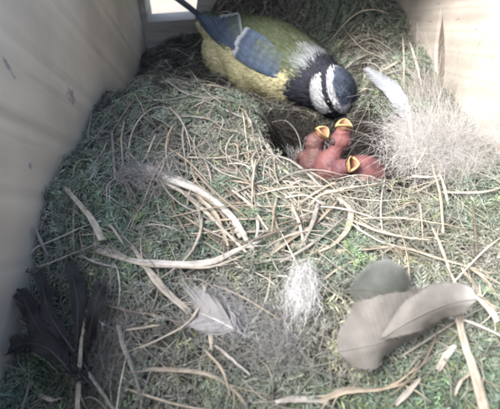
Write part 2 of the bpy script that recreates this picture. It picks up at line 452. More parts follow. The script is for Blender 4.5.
# hair and down felted into the cup wall and the sunken back
n = 3000
a = U(0, 6.283, n); rr = np.sqrt(U(.05, 1.15, n))
x = CUPX + 3.15 * rr * np.cos(a); y = CUPY + 3.3 * rr * np.sin(a)
P = wander(np.stack([x, y], -1), a + math.pi / 2 + rng.normal(size=n) * .5, U(.8, 2.6, n), 9, U(.2, 1.4, n), U(-.02, .22, n), lift=.15)
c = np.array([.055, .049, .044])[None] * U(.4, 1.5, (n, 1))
V, F, C = tubes(P, U(.008, .02, (n, 1)) * np.ones((1, 9)), c, 3)
tag(obj('cup_lining', V, F, M_HAIR, nest, C), kind='stuff')
n = 3600
x = U(XL + .2, 6.5, n); y = U(16.8, 28.6, n)
P = wander(np.stack([x, y], -1), U(0, 6.283, n), U(.8, 2.8, n), 9, U(-2.4, 2.4, n), U(.0, .45, n), lift=.3)
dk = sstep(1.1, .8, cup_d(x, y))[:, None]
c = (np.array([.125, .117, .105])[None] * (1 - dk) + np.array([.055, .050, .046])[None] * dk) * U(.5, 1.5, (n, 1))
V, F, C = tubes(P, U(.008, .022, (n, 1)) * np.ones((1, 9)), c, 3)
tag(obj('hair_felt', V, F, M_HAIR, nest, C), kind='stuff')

# ------------------------------------------------------------------ knots in the left board
for kx, ky, ry, rz in ((71, 96, .34, .42), (9, 68, .10, .42), (150, 80, .22, .3), (30, 165, .12, .2)):
    r_ = ray(kx, ky); lam = XL / r_[0] if r_[0] else 20
    c_ = np.array([0, 0, CAMH]) + r_ * lam
    a_ = np.linspace(0, 2 * math.pi, 18, endpoint=False)
    rim_ = np.stack([np.full(18, XL + .003), c_[1] + ry * np.cos(a_) * (1 + .15 * np.sin(3 * a_)) - .25 * rz * np.sin(a_), c_[2] + rz * np.sin(a_)], -1)
    inn_ = (rim_ - c_) * .55 + c_; inn_[:, 0] = XL + .016
    Vk = np.concatenate([rim_, inn_, [[XL + .018, c_[1], c_[2]]]])
    Fk = [(q, (q + 1) % 18, 18 + (q + 1) % 18, 18 + q) for q in range(18)] + [(18 + q, 18 + (q + 1) % 18, 36) for q in range(18)]
    Ck = np.concatenate([np.tile((.54, .50, .44), (18, 1)), np.tile((.42, .40, .37), (18, 1)), [(.36, .345, .33)]])
    obj('knot', Vk, Fk, M_SOIL, box, Ck, smooth=True)

# ------------------------------------------------------------------ single straws
def spline(pts, m):
    pts = np.asarray(pts, float); n = len(pts)
    if n == 2: return pts[0] + (pts[1] - pts[0]) * np.linspace(0, 1, m)[:, None]
    e = np.vstack([2 * pts[0] - pts[1], pts, 2 * pts[-1] - pts[-2]])
    out = []
    for q in np.linspace(0, n - 1 - 1e-6, m):
        i = int(q); t = q - i
        p0, p1, p2, p3 = e[i:i + 4]
        out.append(.5 * (2 * p1 + (p2 - p0) * t + (2 * p0 - 5 * p1 + 4 * p2 - p3) * t * t + (3 * p1 - p0 - 3 * p2 + p3) * t ** 3))
    return np.array(out)

def ribbon(path, rad, flat, roll, col, sides=6):
    """a stalk or blade: elliptical section, closed ends"""
    m = len(path)
    T = nrm(np.gradient(path, axis=0)); ref = np.tile([0, 0, 1.0], (m, 1)); ref[np.abs(T[:, 2]) > .95] = (1, 0, 0)
    A = nrm(np.cross(ref, T)); B = np.cross(T, A)
    ca, sa = np.cos(roll)[:, None], np.sin(roll)[:, None]
    A, B = A * ca + B * sa, B * ca - A * sa
    V = []
    for k in range(sides):
        q = 2 * math.pi * k / sides
        V.append(path + rad[:, None] * (math.cos(q) * A + flat * math.sin(q) * B))
    V = np.stack(V, 1).reshape(-1, 3)
    F = []
    for i in range(m - 1):
        for k in range(sides):
            F.append((i * sides + k, i * sides + (k + 1) % sides, (i + 1) * sides + (k + 1) % sides, (i + 1) * sides + k))
    F.append(tuple(reversed(range(sides)))); F.append(tuple((m - 1) * sides + k for k in range(sides)))
    C = np.repeat(np.clip(col, 0, 1), sides, 0)
    return V, F, C

STRAW_COL = {'pale': (.49, .44, .36), 'tan': (.38, .33, .255), 'grey': (.34, .32, .285), 'brown': (.18, .15, .12), 'white': (.55, .52, .47), 'dark': (.11, .095, .08)}
def straw(name, path, width, colname, flat=.5, taper=(.75, 1, .5)):
    path = np.asarray(path, float)
    m = len(path); t = np.linspace(0, 1, m)
    path = path + .004 * rng.normal(size=(m, 3))
    ta = np.interp(t, [0, .4, 1], taper)
    rad = width * .46 * ta * (1 + .05 * np.sin(t * 9 + U(0, 6)))
    roll = U(-.5, .5) + U(-.9, .9) * t
    base = np.array(STRAW_COL[colname]) * U(.85, 1.12)
    col = base[None] * (1 + .18 * vnoise(t * 6 + U(0, 50), 0 * t + U(0, 9)))[:, None]
    sides = 10 if width > .13 else 6
    if width > .13: flat = flat * .6
    V, F, C = ribbon(path, rad, flat, roll, col, sides)
    C = C * np.tile(U(.68, 1.22, sides), m)[:, None]                           # fibres run along the stalk
    if width > .1:                                                             # split, frayed ends
        for end in (0, 1):
            pp = path if end else path[::-1]
            for _ in range(3):
                i0 = int(m * U(.62, .85)); q = pp[i0:].copy(); kq = np.linspace(0, 1, len(q))[:, None]
                if len(q) < 3: continue
                q = q + kq ** 2 * rng.normal(size=3)[None] * np.array([1, 1, .4]) * width * 1.3 + (q[-1] - q[0])[None] * kq ** 3 * U(.0, .35)
                v, f, c_ = ribbon(q, width * .09 * (1.1 - kq[:, 0] * .7), 1.0, np.zeros(len(q)), np.tile(base * U(.8, 1.2), (len(q), 1)), 4)
                F = F + [tuple(a + len(V) for a in t_) for t_ in f]; V = np.concatenate([V, v]); C = np.concatenate([C, c_])
    return obj(name, V, F, M_STRAW, nest, C, smooth=True)

def traced(pix, width, col, off=.68, name='straw', flat=.45, m=16, taper=(.75, 1, .5), dz=None):
    pts = np.array([on_nest(x, y, off) for x, y in pix])
    p = spline(pts, m)
    zz = p[:, 2].copy()
    for _ in range(8): zz[1:-1] = (zz[:-2] + 2 * zz[1:-1] + zz[2:]) / 4       # stalks bridge the hollows
    p[:, 2] = np.maximum(zz, h(p[:, 0], p[:, 1]) + off * .75)
    if dz is not None: p[:, 2] += np.interp(np.linspace(0, 1, m), np.linspace(0, 1, len(dz)), dz)
    return straw(name, p, width, col, flat, taper)

TR = [
 ([(65,188),(78,203),(90,217),(103,240)], .22, 'pale', dict(taper=(.6,.8,1.2))),
 ([(97,250),(130,257),(160,264),(190,266),(215,260),(240,248),(262,240)], .24, 'white', {}),
 ([(105,254),(140,262),(178,268),(212,266),(244,255)], .15, 'pale', {}),
 ([(133,247),(148,269),(163,288),(180,304),(190,312)], .26, 'pale', dict(taper=(.5,1,.7), off=.62)),
 ([(95,302),(125,308),(160,317),(205,329)], .13, 'brown', dict(off=.55)),
 ([(145,166),(168,178),(195,190),(218,203),(236,222),(248,243)], .28, 'white', dict(off=.7)),
 ([(158,170),(185,183),(210,196),(230,215),(240,238)], .22, 'white', dict(off=.6)),
 ([(150,176),(180,192),(205,210),(225,232),(246,252)], .16, 'pale', {}),
 ([(196,195),(214,212),(222,230),(228,246)], .16, 'tan', {}),
 ([(138,111),(160,121),(182,136),(200,157)], .26, 'grey', dict(off=.55, taper=(.4,1,.4))),
 ([(128,158),(131,135),(142,116),(158,106),(176,113),(188,133),(203,158)], .10, 'pale', dict(off=.6)),
 ([(128,152),(148,172),(176,188),(200,206)], .13, 'grey', {}),
 ([(150,157),(190,158),(225,157),(256,150)], .09, 'pale', {}),
 ([(203,100),(230,112),(250,120)], .10, 'grey', {}),
 ([(178,115),(205,118),(218,124)], .18, 'grey', dict(taper=(.3,1,.3))),
 ([(243,112),(246,135),(249,158)], .08, 'pale', {}),
 ([(251,118),(254,140),(262,165)], .07, 'tan', {}),
 ([(258,128),(268,148),(290,170)], .10, 'grey', {}),
 ([(244,140),(270,155),(295,180),(320,192),(338,203)], .15, 'pale', dict(off=.5)),
 ([(258,152),(290,160),(312,178),(335,200)], .12, 'grey', {}),
 ([(338,198),(350,210),(348,228),(335,243),(318,252)], .20, 'pale', dict(off=.6)),
 ([(288,243),(310,250),(340,252),(372,248),(405,250)], .22, 'tan', dict(off=.5)),
 ([(360,250),(400,247),(440,259),(470,268),(497,283)], .20, 'pale', dict(off=.55)),
 ([(352,220),(378,230),(405,237),(432,240)], .17, 'pale', {}),
 ([(352,224),(366,233),(382,242),(398,246)], .11, 'white', {}),
 ([(433,228),(441,246),(449,268),(456,287)], .19, 'pale', dict(off=.6)),
 ([(458,315),(465,342),(474,372),(484,408),(490,425)], .26, 'pale', dict(off=.75, taper=(.9,1,1))),
 ([(462,268),(472,283),(484,297),(498,312)], .16, 'pale', {}),
 ([(476,295),(487,305),(498,322)], .24, 'white', dict(off=.6)),
 ([(470,268),(486,280),(500,300)], .09, 'tan', {}),
 ([(85,318),(81,345),(79,375),(77,415)], .14, 'pale', dict(off=1.1, taper=(.4,.9,1.2))),
 ([(72,352),(92,378),(115,412)], .13, 'grey', dict(off=.8)),
 ([(84,309),(95,318),(104,325)], .12, 'grey', dict(off=.9)),
 ([(118,325),(125,350),(135,375),(142,398)], .15, 'grey', {}),
 ([(144,370),(175,370),(205,374),(230,386),(247,406)], .20, 'tan', dict(off=.6)),
 ([(205,285),(200,305),(185,325),(155,340),(128,352)], .11, 'pale', {}),
 ([(126,330),(140,328),(160,325)], .08, 'tan', {}),
 ([(215,345),(230,358),(250,375)], .10, 'grey', {}),
 ([(205,350),(222,370),(230,395)], .09, 'tan', {}),
 ([(210,322),(211,340),(212,350)], .14, 'pale', dict(off=.6)),
 ([(255,264),(272,250),(290,233),(312,213)], .15, 'pale', dict(off=.5)),
 ([(268,256),(292,238),(316,222),(338,200)], .18, 'tan', dict(off=.6)),
 ([(280,262),(300,252),(322,235),(346,216)], .12, 'grey', {}),
 ([(292,205),(300,225),(304,246)], .12, 'pale', {}),
 ([(318,203),(312,224),(300,248)], .16, 'grey', {}),
 ([(262,185),(272,208),(280,236)], .11, 'tan', {}),
 ([(232,190),(250,205),(268,230)], .13, 'pale', {}),
 ([(255,205),(258,228),(252,250)], .12, 'white', {}),
 ([(170,205),(180,222),(190,240)], .10, 'tan', {}),
 ([(198,210),(210,232),(232,248)], .14, 'brown', dict(off=.55)),
 ([(35,228),(42,244),(48,256)], .12, 'grey', dict(off=.9)),
 ([(8,268),(22,272),(40,272)], .07, 'dark', dict(off=.9)),
 ([(38,267),(65,258),(98,243)], .12, 'grey', dict(off=.9)),
 ([(100,240),(92,258),(72,278)], .12, 'grey', dict(off=.6)),
 ([(80,255),(95,262),(118,268)], .08, 'grey', {}),
 ([(90,180),(98,165),(107,152)], .13, 'grey', dict(off=.6)),
 ([(112,130),(113,155),(115,180)], .13, 'grey', {}),
 ([(88,136),(100,139),(116,134)], .08, 'grey', {}),
 ([(88,112),(88,136),(92,139)], .08, 'grey', {}),
 ([(412,176),(428,177),(446,175)], .17, 'white', dict(off=.6)),
 ([(415,168),(430,140),(436,120)], .10, 'pale', {}),
 ([(473,205),(475,235),(477,268)], .09, 'brown', {}),
 ([(420,203),(422,225),(423,245)], .05, 'tan', {}),
 ([(318,402),(345,391),(380,389),(420,379)], .32, 'tan', dict(off=.6, taper=(.3,1,.4))),
 ([(275,402),(300,399),(330,403)], .2, 'grey', dict(taper=(.3,1,.3))),
 ([(395,405),(410,390),(420,378)], .16, 'grey', {}),
 ([(438,370),(447,355),(456,345)], .2, 'grey', {}),
 ([(455,395),(462,380),(475,372)], .09, 'pale', {}),
 ([(296,178),(312,183),(333,193),(352,203)], .17, 'white', dict(off=.5)),
 ([(285,198),(305,195),(325,205)], .13, 'white', {}),
 ([(300,203),(320,190),(335,182)], .12, 'pale', {}),
 ([(310,205),(322,194),(345,190)], .11, 'pale', {}),
 ([(265,170),(285,190),(300,205)], .10, 'grey', {}),
 ([(383,70),(395,63),(408,56)], .15, 'pale', dict(off=.6)),
 ([(403,38),(404,60),(404,85)], .10, 'pale', dict(off=.6)),
 ([(410,42),(417,65),(423,92)], .14, 'white', dict(off=.7)),
 ([(336,80),(352,62),(375,52)], .08, 'grey', {}),
 ([(355,45),(372,38),(392,50)], .08, 'grey', {}),
 ([(345,30),(362,48),(388,60)], .07, 'tan', {}),
 ([(150,55),(172,48),(195,60)], .07, 'grey', {}),
 ([(190,70),(205,88),(222,104)], .08, 'grey', {}),
 ([(165,80),(190,95),(222,98)], .09, 'grey', {}),
 ([(200,84),(225,87),(250,98)], .09, 'tan', {}),
 ([(232,100),(252,96),(275,104)], .10, 'pale', dict(off=.5)),
 ([(140,95),(165,100),(200,92)], .07, 'grey', {}),
 ([(20,320),(40,335),(60,352)], .07, 'grey', {}),
 ([(30,352),(45,360),(58,372)], .10, 'grey', dict(off=.5)),
 ([(40,395),(52,400),(62,398)], .16, 'pale', dict(off=.5)),
]
for pix, wdt, colname, kw in TR:
    traced(pix, wdt, colname, **kw)

# further loose straws, scattered where the photograph is strewn with them
count = 0
while count < 195:
    r0 = scatter(1)[0]
    if cup_d(*r0) < 1.12: continue
    if count % 3 != 0: r0 = np.array([rng.normal() * 2.4 + .4, rng.normal() * 2.0 + 11.8])
    if cup_d(*r0) < 1.12: continue
    L = U(1.0, 3.6)
    P = wander(r0[None], np.array([math.atan2(r0[1] - CUPY, r0[0] - CUPX) + math.pi / 2 + rng.normal() * .65]), np.array([L]), 12, np.array([.3 + rng.normal() * .7]), np.array([U(.38, .7)]), lift=.3, wob=.05)[0]
    for _ in range(6): P[1:-1] = (P[:-2] + 2 * P[1:-1] + P[2:]) / 4
    if cup_d(P[:, 0], P[:, 1]).min() < 1.02: continue
    straw('straw', P, U(.035, .11), random.choice(['pale', 'tan', 'grey', 'grey', 'tan', 'white', 'brown']), U(.3, .8))
    count += 1

# dark horsehair loop by the chicks
p = spline([on_nest(272, 122, .4), on_nest(286, 121, .6), on_nest(297, 133, .7), on_nest(301, 148, .8), on_nest(299, 162, .4)], 18)
straw('hair_strand', p, .06, 'grey', 1.0, (1, 1, 1))

# ------------------------------------------------------------------ feathers
def feather(name, pts, width, colour, label, cat='feather', group=None, tipcol=None, edgecol=None, profile=None, nb=110, cup=.25, side_dir=None, fuzz=.15, quill=(.45, .42, .38), barb=55, asym=1.0, parent=None, ruffle=.0, rq=.035):
    """quill along pts (base to tip, cm), flat barbs on both sides; side_dir is the direction of the vane plane"""
    path = spline(pts, 40); m = len(path)
    T = nrm(np.gradient(path, axis=0))
    side_dir = np.asarray(side_dir if side_dir is not None else (1, 0, 0), float)
    S = nrm(side_dir[None] - (T @ side_dir)[:, None] * T)
    N = np.cross(S, T)
    if parent is None:
        root = empty(name, (path[:, 0].mean(), path[:, 1].mean(), path[:, 2].min()), label, cat, group)
    else:
        root = parent
    V, F, C = ribbon(path, np.linspace(rq, rq * .25, m), .8, np.zeros(m), np.tile(quill, (m, 1)))
    obj('quill', V, F, M_QUILL, root, C, smooth=True)
    profile = profile or [(0, .0), (.06, .35), (.25, .85), (.55, 1.0), (.8, .85), (.95, .45), (1, .12)]
    pf = np.array(profile)
    Vv, Ff, Cc = [], [], []
    K = 6
    base_c = np.array(colour); tip_c = np.array(tipcol) if tipcol is not None else base_c; edge_c = np.array(edgecol) if edgecol is not None else base_c
    total = np.linalg.norm(np.diff(path, axis=0), axis=1).sum()
    for sgn in (-1, 1):
        clump = 0
        for b in range(nb):
            s = (b + .5) / nb
            f = s * (m - 1); i = min(int(f), m - 2); a = f - i
            p0 = path[i] * (1 - a) + path[i + 1] * a
            t_, s_, n_ = T[i], S[i] * sgn, N[i]
            w = width * np.interp(s, pf[:, 0], pf[:, 1]) * (asym if sgn < 0 else 1.0)
            if rng.uniform() < .06: clump = rng.normal() * .10
            ang = math.radians(barb) * (1 - .55 * s) + clump + rng.normal() * .015
            L = w / max(.35, math.sin(ang)) * (1 + rng.normal() * .02)
            d = math.sin(ang) * s_ + math.cos(ang) * t_
            bw = total / nb * 1.25 / 2 * max(.4, math.sin(ang)) * 1.5
            wd = nrm(np.cross(n_, d))
            fz = fuzz * max(0, 1 - s * 3.2)                     # downy towards the quill end
            kk = np.linspace(0, 1, K)
            curve = n_[None] * (cup * (-(kk ** 2)) * w)[:, None] + t_[None] * (.25 * kk ** 2 * L)[:, None]
            curve = curve + (fz * np.cumsum(rng.normal(size=(K, 3)) * .35, 0) * (kk > 0)[:, None]) + ruffle * n_[None] * np.sin(kk * 3 + s * 14)[:, None] * kk[:, None] * .2
            line = p0[None] + d[None] * (kk * L)[:, None] + curve
            hw = bw * (1 - .75 * kk ** 3)[:, None] * (1 - .6 * min(1, fz * 4))
            st = len(Vv) * 0 + sum(len(q) for q in Vv)
            Vv.append(np.stack([line - wd * hw, line + wd * hw], 1).reshape(-1, 3))
            for q in range(K - 1):
                Ff.append((st + 2 * q, st + 2 * q + 1, st + 2 * q + 3, st + 2 * q + 2))
            tw = max(0, (s - .72) / .28)
            cc_ = base_c * (1 - tw) + tip_c * tw
            cc_ = cc_[None] * (1 - kk[:, None] ** 3) + (edge_c if edgecol is not None else cc_)[None] * kk[:, None] ** 3
            cc_ = cc_ * (1 + rng.normal() * .06)
            Cc.append(np.repeat(np.clip(cc_, 0, 1), 2, 0))
    obj('vane', np.concatenate(Vv), Ff, M_FEATHER, root, np.concatenate(Cc))
    return root

def shell_feather(name, pts, wl, wr, dome, colour, label, side_dir, tipcol=None, edgecol=None, group=None, profile=None, sweep=.35, rows=110, round_end=.12):
    """smooth closed vane: every row of the sheet is one barb, frayed a little at the rim"""
    path = spline(pts, rows); T = nrm(np.gradient(path, axis=0))
    side_dir = np.asarray(side_dir, float)
    S = nrm(side_dir[None] - (T @ side_dir)[:, None] * T); N = np.cross(S, T)
    if N[rows // 2] @ cam_vec(0, .4, 1) < 0: N = -N
    root = empty(name, (path[:, 0].mean(), path[:, 1].mean(), path[:, 2].min() - dome), label, 'feather', group)
    t = np.linspace(0, 1, rows)
    profile = np.array(profile or [(0, .25), (.08, .6), (.3, .95), (.6, 1), (.85, .8), (.96, .5), (1, .25)])
    w = np.interp(t, profile[:, 0], profile[:, 1])
    w = np.convolve(np.pad(w, 6, 'edge'), np.ones(13) / 13, 'valid')
    if round_end: w = w * np.sqrt(np.maximum(.0004, 1 - np.clip((t - (1 - round_end)) / round_end, 0, 1) ** 2))
    js = np.linspace(-1, 1, 31); nj = len(js)
    V = np.zeros((rows, nj, 3)); C = np.zeros((rows, nj, 3))
    jit = 1 + .008 * rng.normal(size=rows) + .04 * vnoise(t * 18, t * 0 + 3)
    base = np.array(colour); tip = np.array(tipcol if tipcol is not None else colour); ed = np.array(edgecol if edgecol is not None else colour)
    for k, j_ in enumerate(js):
        ww = (wl if j_ < 0 else wr) * w * (1 + (jit - 1) * abs(j_) ** 3)
        V[:, k] = path + S * (j_ * ww)[:, None] + T * (sweep * abs(j_) ** 1.5 * ww)[:, None] - N * (dome * abs(j_) ** 1.8 * w * (1.0 if j_ < 0 else .8) + .03 * vnoise(t * 5, t * 0 + j_ * 2) * abs(j_))[:, None]
        c = base[None] + (tip - base)[None] * sstep(.72, 1, t)[:, None]
        c = c + (ed[None] - c) * (abs(j_) ** 6 if edgecol is not None else 0)
        C[:, k] = c * (1 + .05 * np.sin(t * rows * 1.9 + 3 * abs(j_)) + .08 * vnoise(t * 9, t * 0 + j_ * 3))[:, None]
    top = V.reshape(-1, 3); bot = (V - N[:, None, :] * .015).reshape(-1, 3)
    I = np.arange(rows * nj).reshape(rows, nj)
    F = np.stack([I[:-1, :-1], I[:-1, 1:], I[1:, 1:], I[1:, :-1]], -1).reshape(-1, 4)
    c = np.clip(C.reshape(-1, 3), 0, 1)
    obj('vane', np.concatenate([top, bot]), np.concatenate([F, F[:, ::-1] + rows * nj]), M_FEATHER, root, np.concatenate([c, c * .9]), smooth=True)
    q = path + N * .015
    V2, F2, C2 = ribbon(q[::4], np.linspace(.022, .008, len(q[::4])), .7, np.zeros(len(q[::4])), np.tile(base * .9, (len(q[::4]), 1)))
    obj('quill', V2, F2, M_QUILL, root, C2, smooth=True)
    # loose barbs round the rim
    nfz = 110
    ri = rng.integers(3, rows, nfz); sg = rng.choice([0, nj - 1], nfz)
    p0 = V[ri, sg]; d = nrm(S[ri] * np.where(sg == 0, -1, 1)[:, None] * .8 + T[ri] * .9 + .3 * rng.normal(size=(nfz, 3)))
    L = U(.04, .13, (nfz, 1)); P = np.stack([p0 - d * .05, p0 + d * L * .5, p0 + d * L - N[ri] * .04], 1)
    V3, F3, C3 = tubes(P, np.tile([.009, .007, .003], (nfz, 1)), C[ri, sg], 3)
    tag(obj('loose_barbs', V3, F3, M_FEATHER, root, C3), kind='stuff')
    return root

def rest(px, py, off): return on_nest(px, py, off)

GF = 'grey feathers in the front of the nest'
# broad grey feather at the front right, its upper one with a pale tip
shell_feather('feather', [rest(460, 305, 1.0), rest(424, 322, 1.35), rest(378, 343, 1.45), rest(338, 352, 1.1)], .54, .97, .20, (.215, .206, .194),
        'broad smooth grey feather curled over the moss at the front right', cam_vec(.45, 1, 0), group=GF, sweep=.03,
        profile=[(0, .35), (.12, .55), (.35, .84), (.6, 1.0), (1, 1.0)], round_end=.42)
shell_feather('feather', [rest(382, 338, 1.55), rest(412, 319, 1.95), rest(446, 304, 2.0), rest(476, 299, 1.7)], .44, .46, .16, (.215, .206, .194),
        'grey feather with a frayed pale tip lying over the broad grey one', cam_vec(.35, 1, 0), group=GF, tipcol=(.50, .49, .48), sweep=.3, profile=[(0, .1), (.15, .45), (.35, .85), (.55, 1), (.8, .78), (1, .6)], round_end=.2)
shell_feather('feather', [rest(410, 312, .4), rest(394, 299, .85), rest(374, 291, .95), rest(350, 290, .6)], .80, .80, .42, (.095, .104, .095),
        'small dark grey rounded feather cupped against the moss behind the broad one', cam_vec(.5, .85, 0), group=GF, edgecol=(.20, .21, .205), sweep=.1,
        profile=[(0, .6), (.15, .9), (.5, 1.0), (1, 1.0)], round_end=.5)
# blackish feathers fanned out in the front left corner
DF = 'dark feathers fanned in the front left corner'
fan0 = rest(84, 372, 1.0)
for tipx, tipy, o_, w_, lab in [
    (70, 262, 1.3, .22, 'blackish feather standing upright, tallest of the fan in the dark corner'),
    (40, 270, 1.4, .2, 'blackish feather leaning slightly left beside the tallest in the fan'),
    (101, 284, 1.2, .2, 'blackish feather at the right edge of the fan, nearest the straw'),
    (20, 290, 1.5, .30, 'blackish feather slanting up left towards the wooden wall'),
    (12, 345, 1.4, .32, 'blackish feather lying almost level, lowest of the fan by the wall')]:
    tip = rest(tipx, tipy, o_)
    mid = (fan0 + tip) / 2 + np.array([0, 0, .3]) + np.cross(tip - fan0, cam_vec(0, 0, 1)) * U(-.10, .10)
    feather('dark_feather', [fan0 + rng.normal(size=3) * np.array([.32, .32, .05]) - (fan0 - tip) * U(-.05, .22), mid, tip], w_, (.045, .045, .046), lab, group=DF,
            side_dir=np.cross(tip - fan0, cam_vec(0.1, .2, 1)), cup=.3, nb=80, fuzz=.12, ruffle=.6, quill=(.06, .06, .06), barb=42)
# pale slim feather leaning over the far side of the cup
feather('pale_feather', [on_nest(410, 122, .5), on_nest(402, 105, .9), on_nest(389, 87, 1.0), on_nest(366, 68, .8)], .36, (.30, .325, .36),
        'slim pale blue-grey feather leaning over the far rim of the cup', side_dir=cam_vec(.8, .6, .1), cup=.25, nb=110, fuzz=.25, quill=(.6, .6, .58), barb=48)
# thin white feather in the middle foreground
feather('white_feather', [on_nest(250, 338, .6), on_nest(232, 328, .75), on_nest(212, 318, .75), on_nest(196, 312, .6)], .50, (.36, .36, .37),
        'thin wispy whitish feather lying on the moss in the middle foreground', side_dir=cam_vec(.4, 1, 0), cup=.1, nb=48, fuzz=.45, quill=(.65, .64, .62), barb=55)

def tuft(name, root, n, length, spread, colour, label, updir, rad=.008, curl=.5, cat='down tuft', seg=9, base=.25):
    root = np.asarray(root, float); updir = nrm(np.asarray(updir, float))
    d = nrm(updir[None] + spread * rng.normal(size=(n, 3)))
    P = np.zeros((n, seg, 3)); P[:, 0] = root + base * rng.normal(size=(n, 3)) * np.array([1, 1, .3])
    st = (length * U(.4, 1.1, n) / (seg - 1))[:, None]
    bend = rng.normal(size=(n, 3)) * curl / seg
    for i in range(1, seg):
        d = nrm(d + bend + rng.normal(size=(n, 3)) * .06 - np.array([0, 0, .03]))
        P[:, i] = P[:, i - 1] + d * st
    P[..., 0] = np.clip(P[..., 0], XL + .05, XR - .05)
    P[..., 2] = np.maximum(P[..., 2], h(P[..., 0], P[..., 1]) + .05)
    c = np.array(colour)[None] * U(.75, 1.2, (n, 1))
    V, F, C = tubes(P, rad * np.linspace(1, .5, seg)[None, :] * U(.7, 1.3, (n, 1)), np.clip(c, 0, .95), 3)
    o = obj(name, V, F, M_HAIR, None, C)
    return tag(o, label, cat)

def fluff(name, px, py, sx, sy, yaw, n, colour, label, rad=.007, lo=.5, hi=1.3, spread=.7, curl=2.4, rise=(.35, .75), cat='down tuft'):
    """a loose wisp of down lying over the nest: fine curling barbs, densest in its middle"""
    c0 = on_nest(px, py, .5)
    ca, sa = math.cos(yaw), math.sin(yaw)
    a = rng.normal(size=n) * sx; b = rng.normal(size=n) * sy
    rt_ = np.stack([c0[0] + a * ca - b * sa, c0[1] + a * sa + b * ca], -1)
    P = wander(rt_, yaw + spread * rng.normal(size=n), U(lo, hi, n), 9, curl * rng.normal(size=n), U(rise[0], rise[1], n), lift=.25)
    P[..., 2] += .05 * rng.normal(size=P.shape[:2])
    c = np.array(colour)[None] * U(.8, 1.15, (n, 1))
    V, F, C = tubes(P, rad * np.linspace(1, .5, 9)[None, :] * U(.6, 1.3, (n, 1)), np.clip(c, 0, .95), 3)
    return tag(obj(name, V, F, M_HAIR, None, C), label, cat)
fluff('down_tuft', 301, 298, .30, .17, math.radians(78), 800, (.9, .9, .9), 'bright white down tuft left of the small dark rounded feather', rad=.005, lo=.25, hi=.8, curl=1.6, spread=.7, rise=(.45, .85))
fluff('down_tuft', 282, 345, .5, .45, math.radians(50), 260, (.40, .40, .40), 'grey wispy down tuft below the bright white one', rad=.004)
fluff('down_tuft', 228, 318, .7, .35, math.radians(-25), 420, (.60, .60, .61), 'loose pale down spread around the wispy whitish feather', rad=.0042)
fluff('down_tuft', 309, 166, .2, .45, math.radians(110), 380, (.74, .73, .72), 'white down tuft on the near cup rim beside the chicks', rad=.007, lo=.3, hi=.8)
fluff('down_tuft', 145, 178, .6, .35, math.radians(-20), 380, (.60, .58, .56), 'pale down tuft caught under the bright straw blades at left', rad=.007)
fluff('down_tuft', 108, 360, .5, .5, math.radians(40), 320, (.34, .33, .33), 'dull grey down wisps right of the dark feather fan', rad=.004)
tuft('hair_tuft', on_nest(434, 158, .2), 2200, 2.3, .28, (.72, .71, .70), 'big matted tuft of pale hair climbing the right wall behind the cup', cam_vec(.22, 1, .05), rad=.0042, curl=2.3, cat='hair tuft', base=.75)
tuft('hair_tuft', on_nest(452, 158, .2), 1000, 2.1, .35, (.76, .745, .73), 'pale hair tuft standing against the bright right wall', cam_vec(.0, 1, .05), rad=.0042, curl=2.0, cat='hair tuft', base=.55)
tuft('hair_tuft', on_nest(424, 110, .2), 260, 3.4, .25, (.60, .56, .53), 'thin upright hair wisps clinging to the wall left of the fissure', cam_vec(.1, 1, .0), rad=.005, curl=.9, cat='hair tuft', base=.5)
tuft('hair_tuft', on_nest(412, 128, .2), 300, 1.2, .6, (.66, .66, .66), 'spiky whitish hair tuft at the foot of the slim pale feather', cam_vec(-.5, .2, .3), rad=.006, curl=.9, cat='hair tuft', base=.3)

# ------------------------------------------------------------------ solid bodies: ellipsoid chains welded into one skin
def ellipsoid(c, axes, r, nu=20, nv=14):
    """axes 3x3 rows, r 3 radii"""
    u = np.linspace(0, 2 * math.pi, nu, endpoint=False); v = np.linspace(0, math.pi, nv)
    uu, vv = np.meshgrid(u, v)
    L = np.stack([np.cos(uu) * np.sin(vv) * r[0], np.sin(uu) * np.sin(vv) * r[1], np.cos(vv) * r[2]], -1).reshape(-1, 3)
    V = L @ np.asarray(axes) + np.asarray(c)
    I = np.arange(nu * nv).reshape(nv, nu); J = np.roll(I, -1, 1)
    F = np.stack([I[:-1], I[1:], J[1:], J[:-1]], -1).reshape(-1, 4)
    return V, F

def chain(pts, radii, steps=7):
    out = []
    pts = spline(pts, steps * (len(pts) - 1) + 1)
    rr = np.interp(np.linspace(0, 1, len(pts)), np.linspace(0, 1, len(radii)), radii)
    for p, r in zip(pts, rr): out.append((p, np.eye(3), (r, r, r)))
    return out

def weld(parts, voxel=.06, smooth=6):
    Vs, Fs, k = [], [], 0
    for c, ax, r in parts:
        V, F = ellipsoid(c, ax, r); Vs.append(V); Fs.append(F + k); k += len(V)
    me = make_mesh('tmp', np.concatenate(Vs) / CM, np.concatenate(Fs))          # remeshed in cm
    o = bpy.data.objects.new('tmp', me); COL.objects.link(o)
    md = o.modifiers.new('r', 'REMESH'); md.mode = 'VOXEL'; md.voxel_size = voxel
    sm = o.modifiers.new('s', 'SMOOTH'); sm.iterations = smooth; sm.factor = .5
    dg = bpy.context.evaluated_depsgraph_get(); ev = o.evaluated_get(dg); m2 = ev.to_mesh()
    n = len(m2.vertices); V = np.empty(n * 3); m2.vertices.foreach_get('co', V)
    Nn = np.empty(n * 3); m2.vertices.foreach_get('normal', Nn)
    F = [tuple(p.vertices) for p in m2.polygons]
    ev.to_mesh_clear(); bpy.data.objects.remove(o); bpy.data.meshes.remove(me)
    return V.reshape(-1, 3), F, Nn.reshape(-1, 3)

